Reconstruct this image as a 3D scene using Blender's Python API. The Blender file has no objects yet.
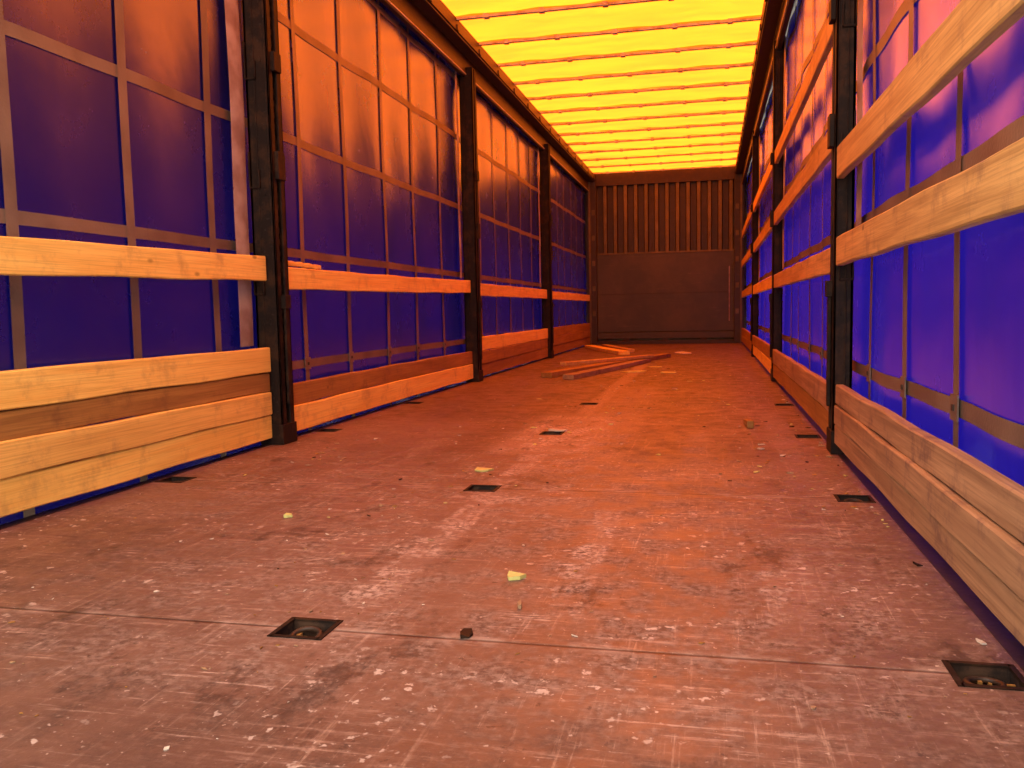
import bpy, bmesh, math, random
from mathutils import Vector, Matrix
random.seed(7)
S = bpy.context.scene
try:
    S.view_settings.view_transform = 'Standard'
    S.view_settings.look = 'None'
except Exception: pass
XL, XR = -1.93, 0.50      # faces of the side walls
L = 13.9                  # front wall
H = 2.70
Y0 = 0.15                 # rear opening
POSTS = [3.5, 6.8, 10.1, 13.4]

# ---------------------------------------------------------------- node helpers
class NT:
    def __init__(s, name):
        s.m = bpy.data.materials.new(name); s.m.use_nodes = True
        s.t = s.m.node_tree; s.t.nodes.clear()
        s.out = s.t.nodes.new('ShaderNodeOutputMaterial')
    def n(s, typ, **kw):
        nd = s.t.nodes.new(typ)
        for k, v in kw.items(): setattr(nd, k, v)
        return nd
    def set(s, sock, v):
        if isinstance(v, bpy.types.NodeSocket): s.t.links.new(v, sock)
        else:
            if isinstance(v, (tuple, list)) and len(v) == 3 and sock.type == 'RGBA': v = (*v, 1)
            sock.default_value = v
    def math(s, op, a, b=0.0, c=0.0, clamp=False):
        nd = s.n('ShaderNodeMath', operation=op, use_clamp=clamp)
        s.set(nd.inputs[0], a); s.set(nd.inputs[1], b); s.set(nd.inputs[2], c)
        return nd.outputs[0]
    def mix(s, f, a, b, mode='MIX'):
        nd = s.n('ShaderNodeMix', data_type='RGBA', blend_type=mode)
        s.set(nd.inputs[0], f); s.set(nd.inputs[6], a); s.set(nd.inputs[7], b)
        return nd.outputs[2]
    def pos(s): return s.n('ShaderNodeNewGeometry').outputs['Position']
    def xyz(s, v):
        nd = s.n('ShaderNodeSeparateXYZ'); s.set(nd.inputs[0], v); return nd.outputs
    def scale(s, v, sc, loc=(0, 0, 0), rot=(0, 0, 0)):
        nd = s.n('ShaderNodeMapping'); s.set(nd.inputs[0], v)
        nd.inputs['Scale'].default_value = sc; nd.inputs['Location'].default_value = loc
        nd.inputs['Rotation'].default_value = rot
        return nd.outputs[0]
    def noise(s, v, scale, detail=4, rough=.5, dist=0):
        nd = s.n('ShaderNodeTexNoise'); s.set(nd.inputs['Vector'], v)
        nd.inputs['Scale'].default_value = scale; nd.inputs['Detail'].default_value = detail
        nd.inputs['Roughness'].default_value = rough; nd.inputs['Distortion'].default_value = dist
        return nd.outputs[0]
    def ramp(s, f, a, b, lo=0.0, hi=1.0):
        nd = s.n('ShaderNodeMapRange', clamp=True); nd.interpolation_type = 'SMOOTHSTEP'
        s.set(nd.inputs[0], f)
        for i, v in zip((1, 2, 3, 4), (a, b, lo, hi)): nd.inputs[i].default_value = v
        return nd.outputs[0]
    def bump(s, h, st=.3, d=.01):
        nd = s.n('ShaderNodeBump'); s.set(nd.inputs['Height'], h)
        nd.inputs['Strength'].default_value = st; nd.inputs['Distance'].default_value = d
        return nd.outputs[0]
    def pbr(s, col, rough=.6, metal=0., normal=None, spec=.5, ior=1.5):
        nd = s.n('ShaderNodeBsdfPrincipled')
        s.set(nd.inputs['Base Color'], col); s.set(nd.inputs['Roughness'], rough)
        s.set(nd.inputs['Metallic'], metal); s.set(nd.inputs['Specular IOR Level'], spec)
        nd.inputs['IOR'].default_value = ior
        if normal is not None: s.set(nd.inputs['Normal'], normal)
        return nd
    def fin(s, sh):
        s.t.links.new(sh, s.out.inputs[0]); return s.m
    def band(s, v, c, w, soft):
        d = s.math('ABSOLUTE', s.math('SUBTRACT', v, c))
        return s.ramp(d, w, w + soft, 1, 0)

# ---------------------------------------------------------------- materials
def mat_wood(name, dark, light, seed=0., con=1.0):
    a = NT(name); p = a.pos()
    pv = a.scale(p, (9, .45, 9), (seed, seed * 3, seed * 2))
    g1 = a.noise(pv, 3.2, 5, .6, .8)
    g2 = a.noise(a.scale(p, (70, 1.2, 70), (seed, 0, 0)), 3, 3, .6)
    big = a.noise(a.scale(p, (2.0, 1.1, 6), (seed, seed, 0)), 1.0, 3)
    dirt = a.noise(p, 7, 6, .7)
    c = a.mix(a.ramp(g1, .25, .75), dark, light)
    c = a.mix(a.ramp(g2, .42, .72, 0, .45), c, tuple(v * .55 for v in dark))
    c = a.mix(a.ramp(big, .45, .75, 0, .40), c, tuple(v * .7 for v in dark))
    c = a.mix(a.ramp(dirt, .50, .72, 0, .55*con), c, (dark[0]*.5, dark[1]*.5, dark[2]*.8))
    vo = a.n('ShaderNodeTexVoronoi'); a.set(vo.inputs['Vector'], a.scale(p, (1, 2.2, 4.5), (seed, 0, seed)))
    vo.inputs['Scale'].default_value = 1.6
    k = a.ramp(vo.outputs['Distance'], .03, .09, .8, 0)
    c = a.mix(k, c, tuple(v * .35 for v in dark))
    return a.fin(a.pbr(c, .6, 0, a.bump(g2, .25, .004), .3).outputs[0])
W_PINE = mat_wood('pine_fresh', (.86, .51, .11), (.97, .68, .18))
W_PINE2 = mat_wood('pine_aged', (.72, .41, .10), (.92, .60, .16), seed=4.)
W_MID = mat_wood('pine_dull', (.46, .26, .09), (.72, .44, .16), seed=6., con=1.2)
W_BROWN = mat_wood('wood_brown', (.28, .13, .035), (.46, .24, .06), seed=9.)
W_TAN = mat_wood('wood_weathered', (.27, .155, .085), (.50, .31, .17), seed=13., con=1.5)

def mat_steel(name, col, rough=.5, dirt=(.10, .05, .03), spec=.5):
    a = NT(name); p = a.pos()
    n = a.noise(p, 14, 6, .65); n2 = a.noise(p, 60, 3)
    c = a.mix(a.ramp(n, .45, .65), col, dirt)
    c = a.mix(a.ramp(n2, .6, .75, 0, .5), c, tuple(min(1, v * 2.2 + .012) for v in col))
    return a.fin(a.pbr(c, rough, 0.0, a.bump(n2, .2, .003), spec).outputs[0])
M_STEEL = mat_steel('dark_painted_steel', (.014, .008, .006), .6, (.040, .018, .009), .15)
M_STEELB = mat_steel('side_rail_steel', (.034, .018, .012), .5, (.052, .025, .014), .35)
M_GALV = mat_steel('galvanised_steel', (.42, .38, .36), .4, (.25, .19, .16))
M_HOLE = mat_steel('recess_dirt', (.03, .018, .015), .9, spec=.2)

def mat_curtain(name, trans, dif, ior):
    a = NT(name); p = a.pos(); zz = a.xyz(p)[2]
    n = a.noise(p, 1.1, 4, .55); f = a.noise(p, 28, 4, .7)
    st = a.noise(p, 3.5, 5, .6)
    t = a.mix(a.ramp(n, .3, .7, 0, .45), trans, tuple(v * .5 for v in trans))
    t = a.mix(a.ramp(f, .62, .75, 0, .25), t, tuple(v * .45 for v in trans))
    t = a.mix(a.ramp(zz, .8, 1.7, 0, .82), t, (.0003, .0001, .001))     # less daylight coming through higher up, painted into the translucency
    d = a.mix(a.ramp(st, .55, .8, 0, .35), dif, (dif[0] * 2 + .004, dif[1] * 2 + .002, dif[2]))
    w1 = a.noise(p, 300, 2)
    wr = a.noise(a.scale(p, (1, 1, .45)), 2.2, 3, .5, .8)
    bp = a.bump(a.math('ADD', a.math('ADD', n, wr), a.math('MULTIPLY', w1, .010)), .28, .02)
    rough = a.ramp(st, .3, .75, .23, .29)
    pb = a.pbr(d, rough, 0, bp, .5, ior=ior)
    tr = a.n('ShaderNodeBsdfTranslucent'); a.set(tr.inputs[0], t)
    add = a.n('ShaderNodeAddShader'); a.t.links.new(pb.outputs[0], add.inputs[0]); a.t.links.new(tr.outputs[0], add.inputs[1])
    return a.fin(add.outputs[0])
M_CURL = mat_curtain('blue_tarpaulin_shaded_side', (.0006, .0005, .020), (.002, .002, .022), 2.0)  # left copy: shaded side painted as a dimmer translucent colour
M_CURR = mat_curtain('blue_tarpaulin_sunny_side', (.0035, .0020, .100), (.002, .002, .030), 1.85)  # right copy: sunlit side painted as a brighter translucent colour

a = NT('webbing_strap'); p = a.pos()
wv = a.noise(p, 120, 2); n = a.noise(p, 5, 4)
c = a.mix(a.ramp(n, .3, .7), (.20, .13, .09), (.12, .075, .055))
M_WEB = a.fin(a.pbr(c, .45, 0, a.bump(wv, .3, .003), .5).outputs[0])

a = NT('strap_light'); p = a.pos(); n = a.noise(p, 9, 4)
M_STRAP = a.fin(a.pbr(a.mix(a.ramp(n, .35, .65), (.40, .30, .27), (.24, .15, .13)), .6).outputs[0])

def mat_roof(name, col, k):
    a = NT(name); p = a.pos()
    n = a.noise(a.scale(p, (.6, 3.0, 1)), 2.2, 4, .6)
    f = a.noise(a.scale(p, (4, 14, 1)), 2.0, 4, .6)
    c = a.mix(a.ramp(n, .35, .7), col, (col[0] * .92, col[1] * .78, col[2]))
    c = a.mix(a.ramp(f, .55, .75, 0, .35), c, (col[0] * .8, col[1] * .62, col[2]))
    e = a.n('ShaderNodeEmission'); a.set(e.inputs[0], c); e.inputs[1].default_value = k  # fabric glows by itself, standing in for sunlight coming through
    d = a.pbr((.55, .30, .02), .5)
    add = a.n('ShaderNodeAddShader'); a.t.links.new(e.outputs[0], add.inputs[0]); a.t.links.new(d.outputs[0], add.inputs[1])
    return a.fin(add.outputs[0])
M_ROOF = mat_roof('glowing_yellow_roof_fabric', (1.0, .175, .008), 5.0)
M_ROOF2 = mat_roof('glowing_double_fabric', (.70, .095, .002), 3.0)  # weaker glow, as doubled cloth passes less light

# floor
a = NT('phenolic_plywood_floor'); p = a.pos(); x, y, z = a.xyz(p)
n1 = a.noise(p, 1.6, 6, .62); n2 = a.noise(p, 9, 6, .7); n3 = a.noise(p, 55, 4, .7)
sx = a.noise(a.scale(p, (1.2, 22, 1), rot=(0, 0, .05)), 2.5, 6, .75)
sx2 = a.noise(a.scale(p, (2.2, 46, 1), (3, 1, 0), (0, 0, -.12)), 2.0, 4, .7)
sy = a.noise(a.scale(p, (20, 1.0, 1), (5, 2, 0), (0, 0, .04)), 2.5, 6, .75)
sy2 = a.noise(a.scale(p, (48, 1.6, 1), (2, 6, 0), (0, 0, -.06)), 2.0, 4, .7)
sd = a.noise(a.scale(p, (4, 40, 1), (1, 7, 0), (0, 0, .6)), 2.0, 4, .7)
c = a.mix(a.ramp(n1, .35, .68), (.120, .058, .042), (.200, .098, .068))
c = a.mix(a.ramp(n2, .42, .70, 0, .75), c, (.068, .032, .023))
c = a.mix(a.ramp(n3, .50, .72, 0, .45), c, (.27, .15, .11))
patch = a.ramp(a.noise(p, 1.3, 5, .65), .40, .60, .22, 1)
patch2 = a.ramp(a.noise(a.scale(p, (1, 1, 1), (4, 9, 0)), 2.2, 5, .65), .44, .62, .1, 1)
brk = a.ramp(n3, .38, .56, .3, 1)
c = a.mix(a.math('MULTIPLY', a.math('MULTIPLY', patch, brk), a.ramp(sx, .52, .66, 0, .70)), c, (.44, .27, .21))
c = a.mix(a.math('MULTIPLY', a.math('MULTIPLY', patch2, brk), a.ramp(sx2, .58, .66, 0, .75)), c, (.55, .38, .31))
c = a.mix(a.math('MULTIPLY', a.math('MULTIPLY', patch, brk), a.ramp(sy, .55, .68, 0, .75)), c, (.44, .28, .21))
c = a.mix(a.math('MULTIPLY', a.math('MULTIPLY', patch2, brk), a.ramp(sy2, .60, .68, 0, .6)), c, (.52, .36, .29))
c = a.mix(a.math('MULTIPLY', patch2, a.ramp(sd, .62, .68, 0, .5)), c, (.48, .33, .27))
xw = a.math('ADD', x, a.math('MULTIPLY', a.math('SUBTRACT', n2, .5), .09))
def streak(cx, w, ya, yb, amt, soft=1.4):
    m = a.band(xw, cx, w, w * soft)
    ry = a.math('MULTIPLY', a.ramp(y, ya, ya + .25), a.ramp(y, yb - .35, yb, 1, 0))
    return a.math('MULTIPLY', a.math('MULTIPLY', m, ry), amt)
t = streak(-.67, .030, 1.42, 9.5, .62)
for args in ((-.275, .028, 1.40, 2.6, .60, .8), (.155, .040, 1.40, 2.3, .52, .8), (-.50, .10, 2.0, 6.5, .30), (-1.2, .04, 2.3, 4.2, .25),
             (-.66, .08, 2.3, 2.9, .55), (-.66, .13, 3.2, 4.8, .75), (.30, .03, 1.3, 5, .25), (-1.5, .2, 2, 4.5, .2), (-.05, .03, 2.7, 4.2, .22), (-.35, .55, 1.0, 3.5, .20)):
    t = a.math('MAXIMUM', t, streak(*args))
br = a.math('MULTIPLY', a.ramp(n2, .40, .62), a.ramp(n3, .40, .58))
br = a.math('MULTIPLY', t, a.math('ADD', .14, a.math('MULTIPLY', br, .86)))
c = a.mix(br, c, (.68, .50, .42))
sp = a.math('MULTIPLY', a.ramp(a.noise(p, 34, 3, .6), .61, .67), a.ramp(a.noise(p, 3.1, 3), .46, .60))
c = a.mix(a.math('MULTIPLY', sp, .7), c, (.66, .52, .45))
sp2 = a.ramp(a.noise(p, 85, 2, .5), .68, .73, 0, .55)
c = a.mix(sp2, c, (.60, .46, .39))
bl = a.math('MULTIPLY', a.ramp(a.noise(p, 5.0, 6, .78), .63, .73), .6)
c = a.mix(bl, c, (.62, .46, .39))
ds = a.math('MULTIPLY', a.ramp(a.noise(a.scale(p, (1, .6, 1), (9, 3, 0)), 4.2, 6, .78), .55, .67), .8)
c = a.mix(ds, c, (.046, .024, .019))
ds2 = a.ramp(a.noise(a.scale(p, (1, 1, 1), (2, 5, 0)), 26, 4, .7), .63, .70, 0, .65)
c = a.mix(ds2, c, (.042, .023, .018))
fy = a.math('ABSOLUTE', a.math('SUBTRACT', a.math('FRACT', a.math('DIVIDE', a.math('ADD', y, 1.10 + .625), 1.25)), .5))
wob = a.math('MULTIPLY', a.noise(p, 22, 3), .002)
jt = a.math('MULTIPLY', a.ramp(a.math('ADD', fy, wob), .0022, .0055, .95, 0), a.ramp(n2, .35, .6, 1, .7))
jd = a.math('MULTIPLY', a.ramp(fy, .004, .022, 1, 0), a.ramp(n2, .42, .6, 0, .5))
c = a.mix(jd, c, (.46, .31, .25))
c = a.mix(jt, c, (.038, .019, .015))
h = a.math('SUBTRACT', a.math('ADD', a.math('MULTIPLY', n3, .35), a.math('MULTIPLY', n2, .4)), jt)
rg = a.ramp(n2, .3, .7, .36, .62)
rg = a.math('ADD', rg, a.math('MULTIPLY', br, .25))
M_FLOOR = a.fin(a.pbr(c, rg, 0, a.bump(h, .5, .006), .42).outputs[0])

# front wall
a = NT('front_wall_brown'); p = a.pos(); n = a.noise(p, 5, 6, .7); st = a.noise(a.scale(p, (6, 1, .8)), 3, 5, .7)
c = a.mix(a.ramp(n, .35, .7), (.080, .056, .024), (.15, .10, .042))
c = a.mix(a.ramp(st, .55, .75, 0, .6), c, (.04, .022, .012))
M_FRONT = a.fin(a.pbr(c, .6).outputs[0])
a = NT('front_plywood'); p = a.pos(); n = a.noise(p, 2.4, 6, .7); s2 = a.noise(a.scale(p, (1, 1, 10)), 2.5, 4, .7)
c = a.mix(a.ramp(n, .35, .7), (.042, .030, .020), (.075, .050, .030))
c = a.mix(a.ramp(s2, .58, .75, 0, .4), c, (.18, .11, .07))
M_PLY = a.fin(a.pbr(c, .55).outputs[0])
def flat(name, col, r=.7):
    a = NT(name); p = a.pos(); n = a.noise(p, 40, 3)
    return a.fin(a.pbr(a.mix(a.ramp(n, .35, .65), col, tuple(v * .75 for v in col)), r).outputs[0])
M_YEL = flat('yellow_scrap', (.68, .62, .20)); M_WHT = flat('pale_scrap', (.66, .56, .46))

# ---------------------------------------------------------------- mesh helpers
def box(bm, x0, x1, y0, y1, z0, z1, mi=0):
    vs = [bm.verts.new(v) for v in ((x0,y0,z0),(x1,y0,z0),(x1,y1,z0),(x0,y1,z0),(x0,y0,z1),(x1,y0,z1),(x1,y1,z1),(x0,y1,z1))]
    for f in ((0,3,2,1),(4,5,6,7),(0,1,5,4),(1,2,6,5),(2,3,7,6),(3,0,4,7)):
        fc = bm.faces.new([vs[i] for i in f]); fc.material_index = mi
    return vs
def finish(bm, name, mats, bevel=0, smooth=False, origin=None):
    bm.normal_update()
    me = bpy.data.meshes.new(name)
    if origin: bmesh.ops.translate(bm, verts=bm.verts, vec=-Vector(origin))
    bm.to_mesh(me); bm.free()
    o = bpy.data.objects.new(name, me); S.collection.objects.link(o)
    if origin: o.location = origin
    for m in mats: me.materials.append(m)
    if bevel:
        b = o.modifiers.new('bevel', 'BEVEL'); b.width = bevel; b.segments = 2; b.limit_method = 'ANGLE'
    return o

# ---------------------------------------------------------------- floor with recesses
HX = [-1.84, -.72, .41]; HY = [1.40 + 1.25 * i for i in range(4)]
hw, hh = .046, .042
xs = sorted(set([XL, XR] + [h_ + s * hw for h_ in HX for s in (-1, 1)]))
ys = sorted(set([Y0, L] + [h_ + s * hh for h_ in HY for s in (-1, 1)]))
bm = bmesh.new()
V = {(i, j): bm.verts.new((xx, yy, 0)) for i, xx in enumerate(xs) for j, yy in enumerate(ys)}
holes = []
for i in range(len(xs) - 1):
    for j in range(len(ys) - 1):
        cx, cy = (xs[i] + xs[i+1]) / 2, (ys[j] + ys[j+1]) / 2
        if any(abs(cx - h_) < .01 for h_ in HX) and any(abs(cy - h_) < .01 for h_ in HY):
            holes.append((i, j)); continue
        bm.faces.new((V[i, j], V[i+1, j], V[i+1, j+1], V[i, j+1]))
for (i, j) in holes:
    D = -.035
    top = [V[i, j], V[i+1, j], V[i+1, j+1], V[i, j+1]]
    bot = [bm.verts.new((v.co.x, v.co.y, D)) for v in top]
    for k in range(4):
        f = bm.faces.new((top[k], top[(k+1) % 4], bot[(k+1) % 4], bot[k])); f.material_index = 1
    f = bm.faces.new(bot); f.material_index = 1
floor = finish(bm, 'floor', [M_FLOOR, M_HOLE])

def torus(bm, c, R, r, tilt, mi=0, n=20, m=8, rz=0):
    M = Matrix.Translation(c) @ Matrix.Rotation(rz, 4, 'Z') @ Matrix.Rotation(tilt, 4, 'X')
    g = [[bm.verts.new(M @ Vector(((R + r*math.cos(b)) * math.cos(a_), (R + r*math.cos(b)) * math.sin(a_), r*math.sin(b))))
          for b in [2*math.pi*k/m for k in range(m)]] for a_ in [2*math.pi*k/n for k in range(n)]]
    for i in range(n):
        for k in range(m):
            f = bm.faces.new((g[i][k], g[(i+1)%n][k], g[(i+1)%n][(k+1)%m], g[i][(k+1)%m])); f.material_index = mi; f.smooth = True
for hx in HX:
    for hy in HY:
        bm = bmesh.new(); e = .006
        box(bm, hx-hw-e, hx-hw+.003, hy-hh-e, hy+hh+e, -.002, .002)
        box(bm, hx+hw-.003, hx+hw+e, hy-hh-e, hy+hh+e, -.002, .002)
        box(bm, hx-hw, hx+hw, hy-hh-e, hy-hh+.003, -.002, .002)
        box(bm, hx-hw, hx+hw, hy+hh-.003, hy+hh+e, -.002, .002)
        box(bm, hx-.012, hx+.012, hy-hh+.004, hy-hh+.022, -.034, -.012)
        torus(bm, (hx + random.uniform(-.004, .004), hy+.004, -.016), .026, .0055, random.uniform(-.25, .25), mi=2)
        for _ in range(22):
            a0, b0 = hx + random.uniform(-.042, .028), hy + random.uniform(-.036, .022)
            box(bm, a0, a0+random.uniform(.004, .018), b0, b0+random.uniform(.003, .014), -.035, -.035+random.uniform(.004, .020), 1)
        finish(bm, 'lashing_ring', [M_STEEL, W_BROWN, M_STEELB], origin=(hx, hy, 0))

# ---------------------------------------------------------------- side walls (curtains)
def cwave(Y, Z, sgn):
    return .006*math.sin(Y*5.1+sgn) + .004*math.sin(Y*11.3+Z*1.3) + .003*math.sin(Z*4.3+Y*2.0)
VB = [.55, 1.08, 1.61, 2.13, 2.65, 3.18] + [3.94 + .565*i for i in range(18)]
VB = [v for v in VB if v < 13.7 and all(abs(v - q) > .12 for q in POSTS)]
HB = [.33, .87, 1.41, 1.96, 2.42]
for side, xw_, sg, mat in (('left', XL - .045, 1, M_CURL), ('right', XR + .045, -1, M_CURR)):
    bm = bmesh.new()
    ny, nz = 330, 40
    z0, z1 = -.25, 2.56; YE = L + .06
    def P(Y, Z, off=0): return (xw_ + sg*(cwave(Y, Z, sg) + off), Y, Z)
    g = [[bm.verts.new(P(Y0 + (YE-Y0)*i/ny, z0 + (z1-z0)*k/nz)) for k in range(nz+1)] for i in range(ny+1)]
    for i in range(ny):
        for k in range(nz):
            f = bm.faces.new((g[i][k], g[i+1][k], g[i+1][k+1], g[i][k+1])); f.smooth = True
    hwb = .021
    for zb in HB:
        r = [[bm.verts.new(P(Y0 + (YE-Y0)*i/ny, zb + s_, .004)) for s_ in (-hwb, hwb)] for i in range(ny+1)]
        for i in range(ny):
            f = bm.faces.new((r[i][0], r[i+1][0], r[i+1][1], r[i][1])); f.material_index = 1; f.smooth = True
    for yb in VB:
        r = [[bm.verts.new(P(yb + s_, z0 + (z1-z0)*k/nz, .0065)) for s_ in (-.022, .022)] for k in range(nz+1)]
        for k in range(nz):
            f = bm.faces.new((r[k][0], r[k][1], r[k+1][1], r[k+1][0])); f.material_index = 1; f.smooth = True
        cx_ = P(yb, .33, .008)[0]
        box(bm, min(cx_, cx_+sg*.004), max(cx_, cx_+sg*.004), yb-.03, yb+.03, .30, .36, 1)
        box(bm, min(cx_, cx_+sg*.008), max(cx_, cx_+sg*.008), yb-.007, yb+.007, .323, .337, 2)
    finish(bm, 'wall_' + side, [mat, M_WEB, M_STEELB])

# ---------------------------------------------------------------- posts
def post(side, yc):
    sg = 1 if side == 'left' else -1
    xo = (XL - .02) if side == 'left' else (XR + .02)
    K = .108 if side == 'left' else .07
    def bx(bm, d0, d1, y0, y1, z0, z1, mi=0):
        a_, b_ = xo + sg*d0, xo + sg*d1
        box(bm, min(a_, b_), max(a_, b_), y0, y1, z0, z1, mi)
    bm = bmesh.new(); top = 2.50
    bx(bm, .0, .012, yc-.055, yc+.055, .0, top)
    bx(bm, .0, K, yc-.055, yc-.045, .0, top)
    bx(bm, .0, K, yc+.045, yc+.055, .0, top)
    bx(bm, K-.01, K, yc-.055, yc-.018, .0, top)
    bx(bm, K-.01, K, yc+.018, yc+.055, .0, top)
    for k in range(48):
        zz = .08 + k * .05
        bx(bm, K-.023, K-.015, yc-.018, yc+.018, zz, zz+.026, 0)
    bx(bm, K-.029, K-.023, yc-.018, yc+.018, .05, top, 1)
    bx(bm, K*.35, K*.42, yc-.061, yc-.055, .10, top)
    bx(bm, K*.84, K*.90, yc-.059, yc-.055, .66, top)
    for k in range(8):
        bx(bm, K*.60, K*.70, yc-.059, yc-.055, .25+k*.28, .275+k*.28, 0)
    bx(bm, .0, K+.005, yc-.065, yc+.065, 0.001, .09)
    bx(bm, K+.003, K+.015, yc-.015, yc+.015, .18, .62)
    bx(bm, K, K+.022, yc-.026, yc+.026, .60, .66)
    bx(bm, K, K+.018, yc-.032, yc+.032, 1.16, 1.28)
    bx(bm, K, K+.018, yc-.032, yc+.032, 1.62, 1.70)
    for zc in (.76, 1.22, 1.68):
        for s_ in (-1, 1):
            ya, yb = sorted((yc + s_*.055, yc + s_*.067))
            bx(bm, .0, .006, ya, yb, zc-.10, zc+.06)
            bx(bm, .0, .052, ya, yb, zc-.10, zc-.092)
            bx(bm, .046, .052, ya, yb, zc-.10, zc-.02)
    finish(bm, 'support_post', [M_STEEL, M_GALV], bevel=.002, origin=(xo, yc, 0))
    bm = bmesh.new()
    n = 40; prev = None
    for k in range(n+1):
        Z = .84 + (2.5-.84)*k/n
        if yc == 3.5 and side == 'left': Z = .44 + (2.5-.44)*k/n
        wd = .055 if yc == 3.5 else .02
        yy = yc - .135 + .003*math.sin(Z*3.1+yc); xx = xo + sg*(-.002 + .002*math.sin(Z*7+yc))
        cur = [bm.verts.new((xx, yy-wd, Z)), bm.verts.new((xx + sg*.010, yy, Z)), bm.verts.new((xx, yy+wd, Z))]
        if prev:
            bm.faces.new((prev[0], prev[1], cur[1], cur[0])).smooth = True
            bm.faces.new((prev[1], prev[2], cur[2], cur[1])).smooth = True
        prev = cur
    finish(bm, 'curtain_strap', [M_STRAP], origin=(xo, yc - .135, .4))
for yc in POSTS[:3]:
    post('left', yc); post('right', yc)

# ---------------------------------------------------------------- slats
def slat(side, ya, yb, za, zb, hgt, mat, d=0.0, th=.026, bow=0.006, name='wooden_slat'):
    sg = 1 if side == 'left' else -1
    xo = (XL + .005 + d) if side == 'left' else (XR - .005 - d)
    bm = bmesh.new(); n = 24; ring = []
    ph = random.uniform(0, 6)
    for i in range(n+1):
        t_ = i/n; Y = ya + (yb-ya)*t_
        zz = za + (zb-za)*t_ + bow*math.sin(t_*math.pi) * .5 + .0012*math.sin(t_*23+ph)
        xx = xo + sg*(bow*math.sin(t_*math.pi+ph)*.5)
        b = .004; o_ = th*sg
        pr = [(0, 0), (o_ - b*sg, 0), (o_, b), (o_, hgt-b), (o_ - b*sg, hgt), (0, hgt)]
        ring.append([bm.verts.new((xx+q[0], Y, zz+q[1] + (.0015*math.sin(t_*31+q[1]*90+ph)))) for q in pr])
    for i in range(n):
        for k in range(6):
            bm.faces.new((ring[i][k], ring[i+1][k], ring[i+1][(k+1)%6], ring[i][(k+1)%6]))
    bm.faces.new(ring[0]); bm.faces.new(ring[-1][::-1])
    bmesh.ops.recalc_face_normals(bm, faces=bm.faces)
    return finish(bm, name, [mat], origin=(xo, (ya+yb)/2, (za+zb)/2))
e = .068
B = [(Y0+.02, 3.5-e), (3.5+e, 6.8-e), (6.8+e, 10.1-e), (10.1+e, L-.17)]
slat('left', *B[0], .66, .722, .105, W_PINE, d=.012)
slat('left', *B[1], .690, .722, .100, W_PINE, d=.012, bow=-.01)
slat('left', *B[2], .700, .705, .105, W_PINE2, d=.012)
slat('left', *B[3], .700, .700, .100, W_PINE2, d=.012)
slat('left', 3.58, 3.98, .800, .793, .022, W_PINE, d=.02, th=.02, bow=0)
for bay, lst in ((0, [(.032, .105, W_PINE, 0), (.138, .10, W_PINE2, .004), (.240, .082, W_BROWN, -.006), (.324, .108, W_PINE, .003)]),
                 (1, [(.030, .120, W_PINE, .003), (.152, .100, W_BROWN, -.004)]),
                 (2, [(.020, .105, W_BROWN, 0), (.127, .110, W_BROWN, .004), (.240, .115, W_PINE, .003)]),
                 (3, [(.020, .11, W_BROWN, 0), (.132, .11, W_BROWN, .004), (.245, .11, W_BROWN, .0)])):
    for z_, h_, m_, d_ in lst: slat('left', *B[bay], z_, z_ + random.uniform(-.004, .0), h_, m_, d=.012+d_)
slat('right', *B[0], 1.005, 1.035, .115, W_MID, d=.012)
slat('right', *B[0], .700, .715, .105, W_MID, d=.012)
for z_, m_, d_ in ((.045, W_TAN, 0), (.122, W_TAN, .004), (.198, W_TAN, -.003)):
    slat('right', *B[0], z_, z_-.004, .074, m_, d=.012+d_)
for bay in (1, 2, 3):
    mA, mB = (W_MID, W_MID) if bay != 2 else (W_PINE2, W_MID)
    slat('right', *B[bay], .685+.01*bay, .70, .10, mA, d=.012)
    slat('right', *B[bay], 1.17, 1.165, .10, mB, d=.012)
    slat('right', *B[bay], 1.62, 1.61, .10, mA, d=.012)
    ml = {1: (W_BROWN, W_TAN), 2: (W_PINE, W_BROWN), 3: (W_BROWN, W_BROWN)}[bay]
    slat('right', *B[bay], .035, .032, .105, ml[0], d=.012)
    slat('right', *B[bay], .142, .139, .105, ml[1], d=.015)

# ---------------------------------------------------------------- rails along floor and roof
tn = 0
def trim(x0, x1, y0, y1, z0, z1, m=M_STEELB, bevel=.004, extra=None):
    global tn; tn += 1
    bm = bmesh.new(); box(bm, x0, x1, y0, y1, z0, z1)
    if extra: extra(bm)
    return finish(bm, 'trim_%d' % tn, [m, M_GALV], bevel=bevel)
trim(XL-.012, XL+.030, Y0, L, -.06, .001, bevel=0)
trim(XR-.030, XR+.012, Y0, L, -.06, .001, bevel=0)
def rail(sg, xo):
    def ex(bm):
        def bx(d0, d1, z0, z1, mi=0, y0=Y0, y1=L):
            a_, b_ = xo+sg*d0, xo+sg*d1; box(bm, min(a_, b_), max(a_, b_), y0, y1, z0, z1, mi)
        bx(.0, .035, 2.43, 2.50); bx(.035, .13, 2.585, 2.60); bx(.10, .14, 2.60, 2.69)
        bx(-.10, .0, 2.58, 2.74); bx(-.10, .12, 2.735, 2.745)
        bx(.036, .042, 2.44, 2.452, 1)
        for k in range(22):
            yy = .6 + k*.62
            bx(.045, .15, 2.60, 2.64, 0, yy-.02, yy+.02)
    return ex
trim(XL-.02, XL+.03, Y0, L, 2.50, 2.70, extra=rail(1, XL))
trim(XR-.03, XR+.02, Y0, L, 2.50, 2.70, extra=rail(-1, XR))

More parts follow.
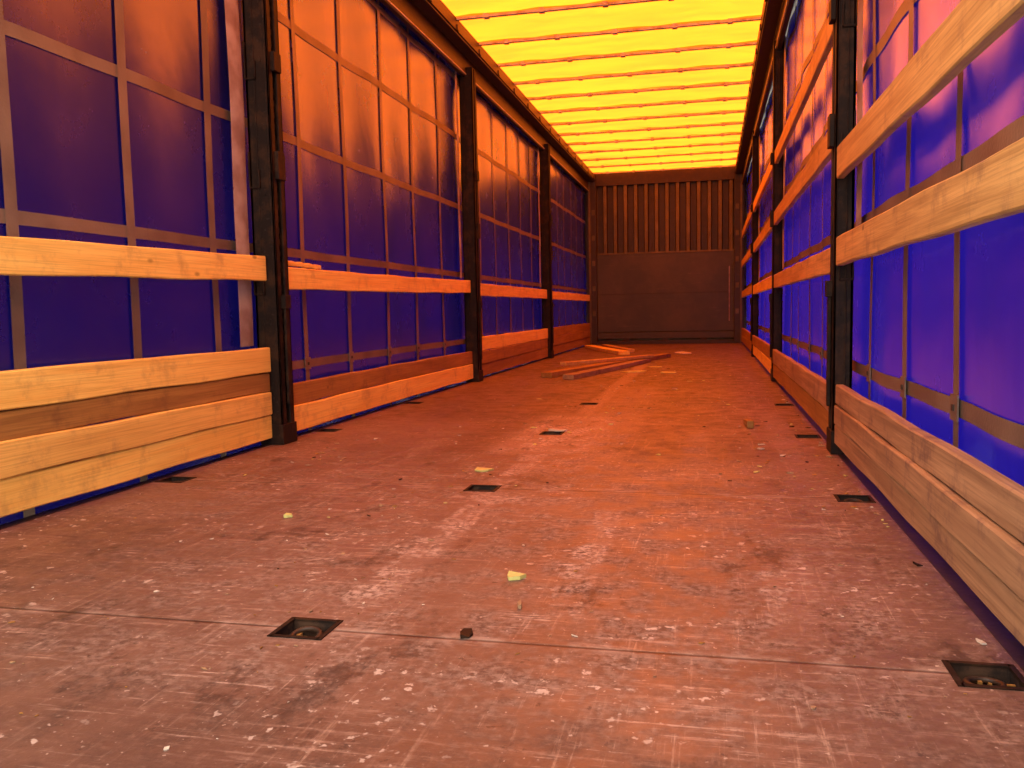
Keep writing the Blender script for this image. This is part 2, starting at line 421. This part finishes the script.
# ---------------------------------------------------------------- ceiling: fabric sagging between bows (unseen rear end left out to let daylight in)
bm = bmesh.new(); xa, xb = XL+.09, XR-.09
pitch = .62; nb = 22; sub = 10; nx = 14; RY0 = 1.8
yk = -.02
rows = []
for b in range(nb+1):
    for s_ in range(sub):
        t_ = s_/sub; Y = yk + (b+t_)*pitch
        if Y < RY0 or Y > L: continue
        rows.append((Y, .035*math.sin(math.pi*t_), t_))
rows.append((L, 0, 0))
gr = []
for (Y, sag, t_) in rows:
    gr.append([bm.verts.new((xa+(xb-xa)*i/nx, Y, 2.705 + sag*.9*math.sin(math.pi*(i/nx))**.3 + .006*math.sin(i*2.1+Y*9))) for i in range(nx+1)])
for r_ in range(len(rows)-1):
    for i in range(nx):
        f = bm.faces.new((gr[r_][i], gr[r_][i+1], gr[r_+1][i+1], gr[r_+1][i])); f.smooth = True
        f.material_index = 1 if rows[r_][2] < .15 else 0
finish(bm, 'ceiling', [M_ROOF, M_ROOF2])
for b in range(1, nb+1):
    Y = yk + b*pitch
    if Y > L-.1: break
    bm = bmesh.new()
    box(bm, xa-.03, xb+.03, Y-.014, Y+.014, 2.672, 2.692)
    for fx in (.12, .30, .5, .7, .88):
        cx_ = xa + (xb-xa)*fx
        box(bm, cx_-.02, cx_+.02, Y-.022, Y+.022, 2.666, 2.698)
    finish(bm, 'roof_bow', [M_GALV], bevel=.003, origin=(0, Y, 2.68))

# ---------------------------------------------------------------- front wall
bm = bmesh.new()
box(bm, XL-.10, XR+.10, L+.05, L+.09, -.06, 2.75)
prof = []; nR = 13; w_ = (XR-.16 - (XL+.16))/nR; x_ = XL+.16
for k in range(nR):
    x0_ = x_ + k*w_
    prof += [(x0_, .045), (x0_+w_*.52, .045), (x0_+w_*.60, -.015), (x0_+w_*.92, -.015)]
prof.append((x_+nR*w_, .045))
for k in range(len(prof)-1):
    a_, b_ = prof[k], prof[k+1]
    vs = [bm.verts.new((a_[0], L+a_[1], 1.40)), bm.verts.new((b_[0], L+b_[1], 1.40)), bm.verts.new((b_[0], L+b_[1], 2.60)), bm.verts.new((a_[0], L+a_[1], 2.60))]
    fc = bm.faces.new(vs); fc.material_index = 0 if a_[1] < 0 and b_[1] < 0 else 2
box(bm, XL+.03, XR-.03, L-.03, L+.06, 2.52, 2.72, 2)
box(bm, XL+.15, XR-.15, L-.02, L+.05, .20, 1.43, 1)
box(bm, XL+.15, XR-.15, L-.028, L+.0, 1.43, 1.46, 0)
box(bm, XL+.15, XR-.15, L-.024, L-.018, .80, .806, 2)
box(bm, XR-.23, XR-.215, L-.024, L-.018, .35, 1.2, 3)      # bright edge strip
box(bm, XL+.15, XR-.15, L-.05, L+.04, .0, .06, 2)
box(bm, XL+.15, XR-.15, L-.035, L+.04, .09, .19, 1)
for sx_ in (XL, XR):
    s_ = 1 if sx_ == XL else -1
    a_, b_ = sorted((sx_, sx_+s_*.15)); box(bm, a_, b_, L-.10, L+.05, 0, 2.70, 2)
    a_, b_ = sorted((sx_+s_*.03, sx_+s_*.06)); box(bm, a_, b_, L-.13, L-.10, 0, 2.6, 0)
    for zc in (.5, .9, 1.3, 1.7, 2.1):
        a_, b_ = sorted((sx_+s_*.08, sx_+s_*.13)); box(bm, a_, b_, L-.115, L-.10, zc-.04, zc+.04, 0)
for fx in (.25, .5, .75):
    cx_ = XL + (XR-XL)*fx; box(bm, cx_-.05, cx_+.05, L-.045, L+.02, .06, .10, 2)
finish(bm, 'wall_front', [M_FRONT, M_PLY, M_STEELB, M_STRAP], bevel=.003)

# ---------------------------------------------------------------- things on the floor
def plank(p0, p1, w, th, mat, lift=0.002, z1=0.0):
    v = Vector((p1[0]-p0[0], p1[1]-p0[1], z1)); Ln = v.length
    bm = bmesh.new(); n = 12; ring = []
    for i in range(n+1):
        y_ = Ln*(i/n-.5); c_ = .012*math.sin(i/n*math.pi)
        jag = random.uniform(-.01, .01) if i in (0, n) else 0
        ring.append([bm.verts.new((q[0]*w/2 + c_, y_ + jag*(1+q[0]), q[1]*th)) for q in ((-1, 0), (1, 0), (1, 1), (-1, 1))])
    for i in range(n):
        for k in range(4): bm.faces.new((ring[i][k], ring[i][(k+1)%4], ring[i+1][(k+1)%4], ring[i+1][k]))
    bm.faces.new(ring[0][::-1]); bm.faces.new(ring[-1])
    bmesh.ops.recalc_face_normals(bm, faces=bm.faces)
    o = finish(bm, 'loose_plank', [mat], bevel=.003)
    o.location = ((p0[0]+p1[0])/2, (p0[1]+p1[1])/2, lift + z1/2)
    o.rotation_euler = (math.asin(z1/Ln) if z1 else 0, 0, math.atan2(v.y, v.x) - math.pi/2)
    return o
plank((-1.36, 7.15), (-.50, 10.10), .11, .045, W_BROWN)
plank((-1.14, 6.95), (-.66, 9.20), .10, .04, W_TAN)
plank((-1.36, 8.0), (-.62, 9.20), .08, .03, W_MID, lift=.050)
plank((-1.75, 12.6), (-1.05, 10.7), .14, .045, W_PINE)
plank((-1.55, 12.9), (-1.02, 11.3), .10, .04, W_MID)
def scrap(name, x_, y_, sx_, sy_, rz, mat, th=.004):
    bm = bmesh.new(); n = 6
    vs = [(math.cos(2*math.pi*k/n)*sx_*random.uniform(.5, 1.15)/2, math.sin(2*math.pi*k/n)*sy_*random.uniform(.5, 1.15)/2) for k in range(n)]
    t_ = [bm.verts.new((u, v, th + random.uniform(0, .006))) for u, v in vs]; b_ = [bm.verts.new((u, v, 0)) for u, v in vs]
    bm.faces.new(t_); bm.faces.new(b_[::-1])
    for k in range(n): bm.faces.new((b_[k], b_[(k+1)%n], t_[(k+1)%n], t_[k]))
    o = finish(bm, name, [mat]); o.location = (x_, y_, .001); o.rotation_euler = (0, 0, rz); return o
for x_, y_, a_, b_, r_, m_ in ((-.41, 1.755, .05, .05, .2, M_YEL), (-.80, 2.95, .08, .07, .5, M_YEL), (-.668, 7.8, .26, .20, .1, M_YEL),
        (-.367, 7.65, .22, .16, 0, M_YEL), (-.52, 8.4, .16, .18, .8, M_YEL), (-1.17, 2.19, .03, .03, 0, M_YEL),
        (-.33, 11.0, .22, .7, .2, M_WHT), (-.70, 3.98, .10, .06, .1, M_WHT),
        (-.36, 1.58, .010, .04, .2, W_TAN)):
    scrap('paper_scrap', x_, y_, a_, b_, r_, m_)
scrap('cover_patch', -.42, 1.42, .035, .05, .1, M_STEEL, .002)
bm = bmesh.new(); box(bm, -.016, .016, -.08, .08, 0, .036)
for v in bm.verts:
    if v.co.y > 0: v.co.x += .012; v.co.z *= .7
o = finish(bm, 'wood_block', [W_BROWN], bevel=.004); o.location = (.168, 4.22, .001); o.rotation_euler = (0, 0, .15)
bm = bmesh.new()
def chip(x_, y_, sz, mi):
    if any(abs(x_-hx) < .065 for hx in HX) and any(abs(y_-hy) < .065 for hy in HY): return
    if any(abs(y_-q) < .09 for q in POSTS) and (x_ < XL+.13 or x_ > XR-.11): return
    n = random.choice((3, 4, 5)); r = random.uniform(0, 6.28); el = random.uniform(.15, .7)
    vs = []
    for k in range(n):
        an = 2*math.pi*k/n; u, v = math.cos(an)*sz*random.uniform(.5, 1.3), math.sin(an)*sz*el*random.uniform(.5, 1.3)
        vs.append((x_+u*math.cos(r)-v*math.sin(r), y_+u*math.sin(r)+v*math.cos(r)))
    t_ = [bm.verts.new((u, v, .0012+random.uniform(0, sz*.25))) for u, v in vs]; b_ = [bm.verts.new((u, v, .0005)) for u, v in vs]
    f = bm.faces.new(t_); f.material_index = mi
    for k in range(n):
        f = bm.faces.new((b_[k], b_[(k+1)%n], t_[(k+1)%n], t_[k])); f.material_index = mi
for _ in range(520):
    Y = .5 + 11*random.random()**1.7; X = random.uniform(XL+.06, XR-.06)
    chip(X, Y, random.choice((.002, .003, .004, .007)), random.choice((0, 0, 3, 2, 3, 2)))
for cx_, cy_, s_, q in ((-.95, 2.25, .25, 24), (-.75, 2.8, .25, 34), (-.7, 4.0, .25, 30), (-.3, 5.5, .8, 70), (.2, 3.4, .3, 30), (-.4, 8, .9, 110), (-1.6, 3.2, .25, 26), (.38, 2.6, .1, 16), (-.7, 1.5, .12, 12), (.3, 4.6, .6, 50), (-.2, 6.5, 1.0, 60), (.35, 3.1, .6, 30)):
    for _ in range(q):
        X = min(XR-.06, max(XL+.06, random.gauss(cx_, s_*.5))); chip(X, random.gauss(cy_, s_), random.choice((.003, .004, .006, .009)) * (1 if cy_ < 3 else 1.9), random.choice((0, 3, 2, 3, 2, 1, 4)))
finish(bm, 'wood_chips', [M_WHT, M_YEL, W_BROWN, W_TAN, M_STEEL])

# ---------------------------------------------------------------- light: bright hazy sky through the open rear and through the side tarps
w = bpy.data.worlds.new('sky'); S.world = w; w.use_nodes = True
bg = w.node_tree.nodes['Background']; bg.inputs[0].default_value = (1.0, .94, .82, 1); bg.inputs[1].default_value = 3.3

# ---------------------------------------------------------------- camera
cam = bpy.data.cameras.new('camera'); co = bpy.data.objects.new('camera', cam); S.collection.objects.link(co)
cam.sensor_width = 36; cam.lens = 860/1024*36; cam.clip_start = .02
ey = Vector((199, -77, 860)).normalized(); dn = Vector((203, 10130, 860)).normalized()
ex = dn.cross(ey).normalized(); dn = ey.cross(ex).normalized()
right = Vector((ex.x, ey.x, -dn.x)); down = Vector((ex.y, ey.y, -dn.y)); fwd = Vector((ex.z, ey.z, -dn.z))
R = Matrix((right, -down, -fwd)).transposed()
co.matrix_world = Matrix.Translation((0, 0, .57)) @ R.to_4x4()
S.camera = co
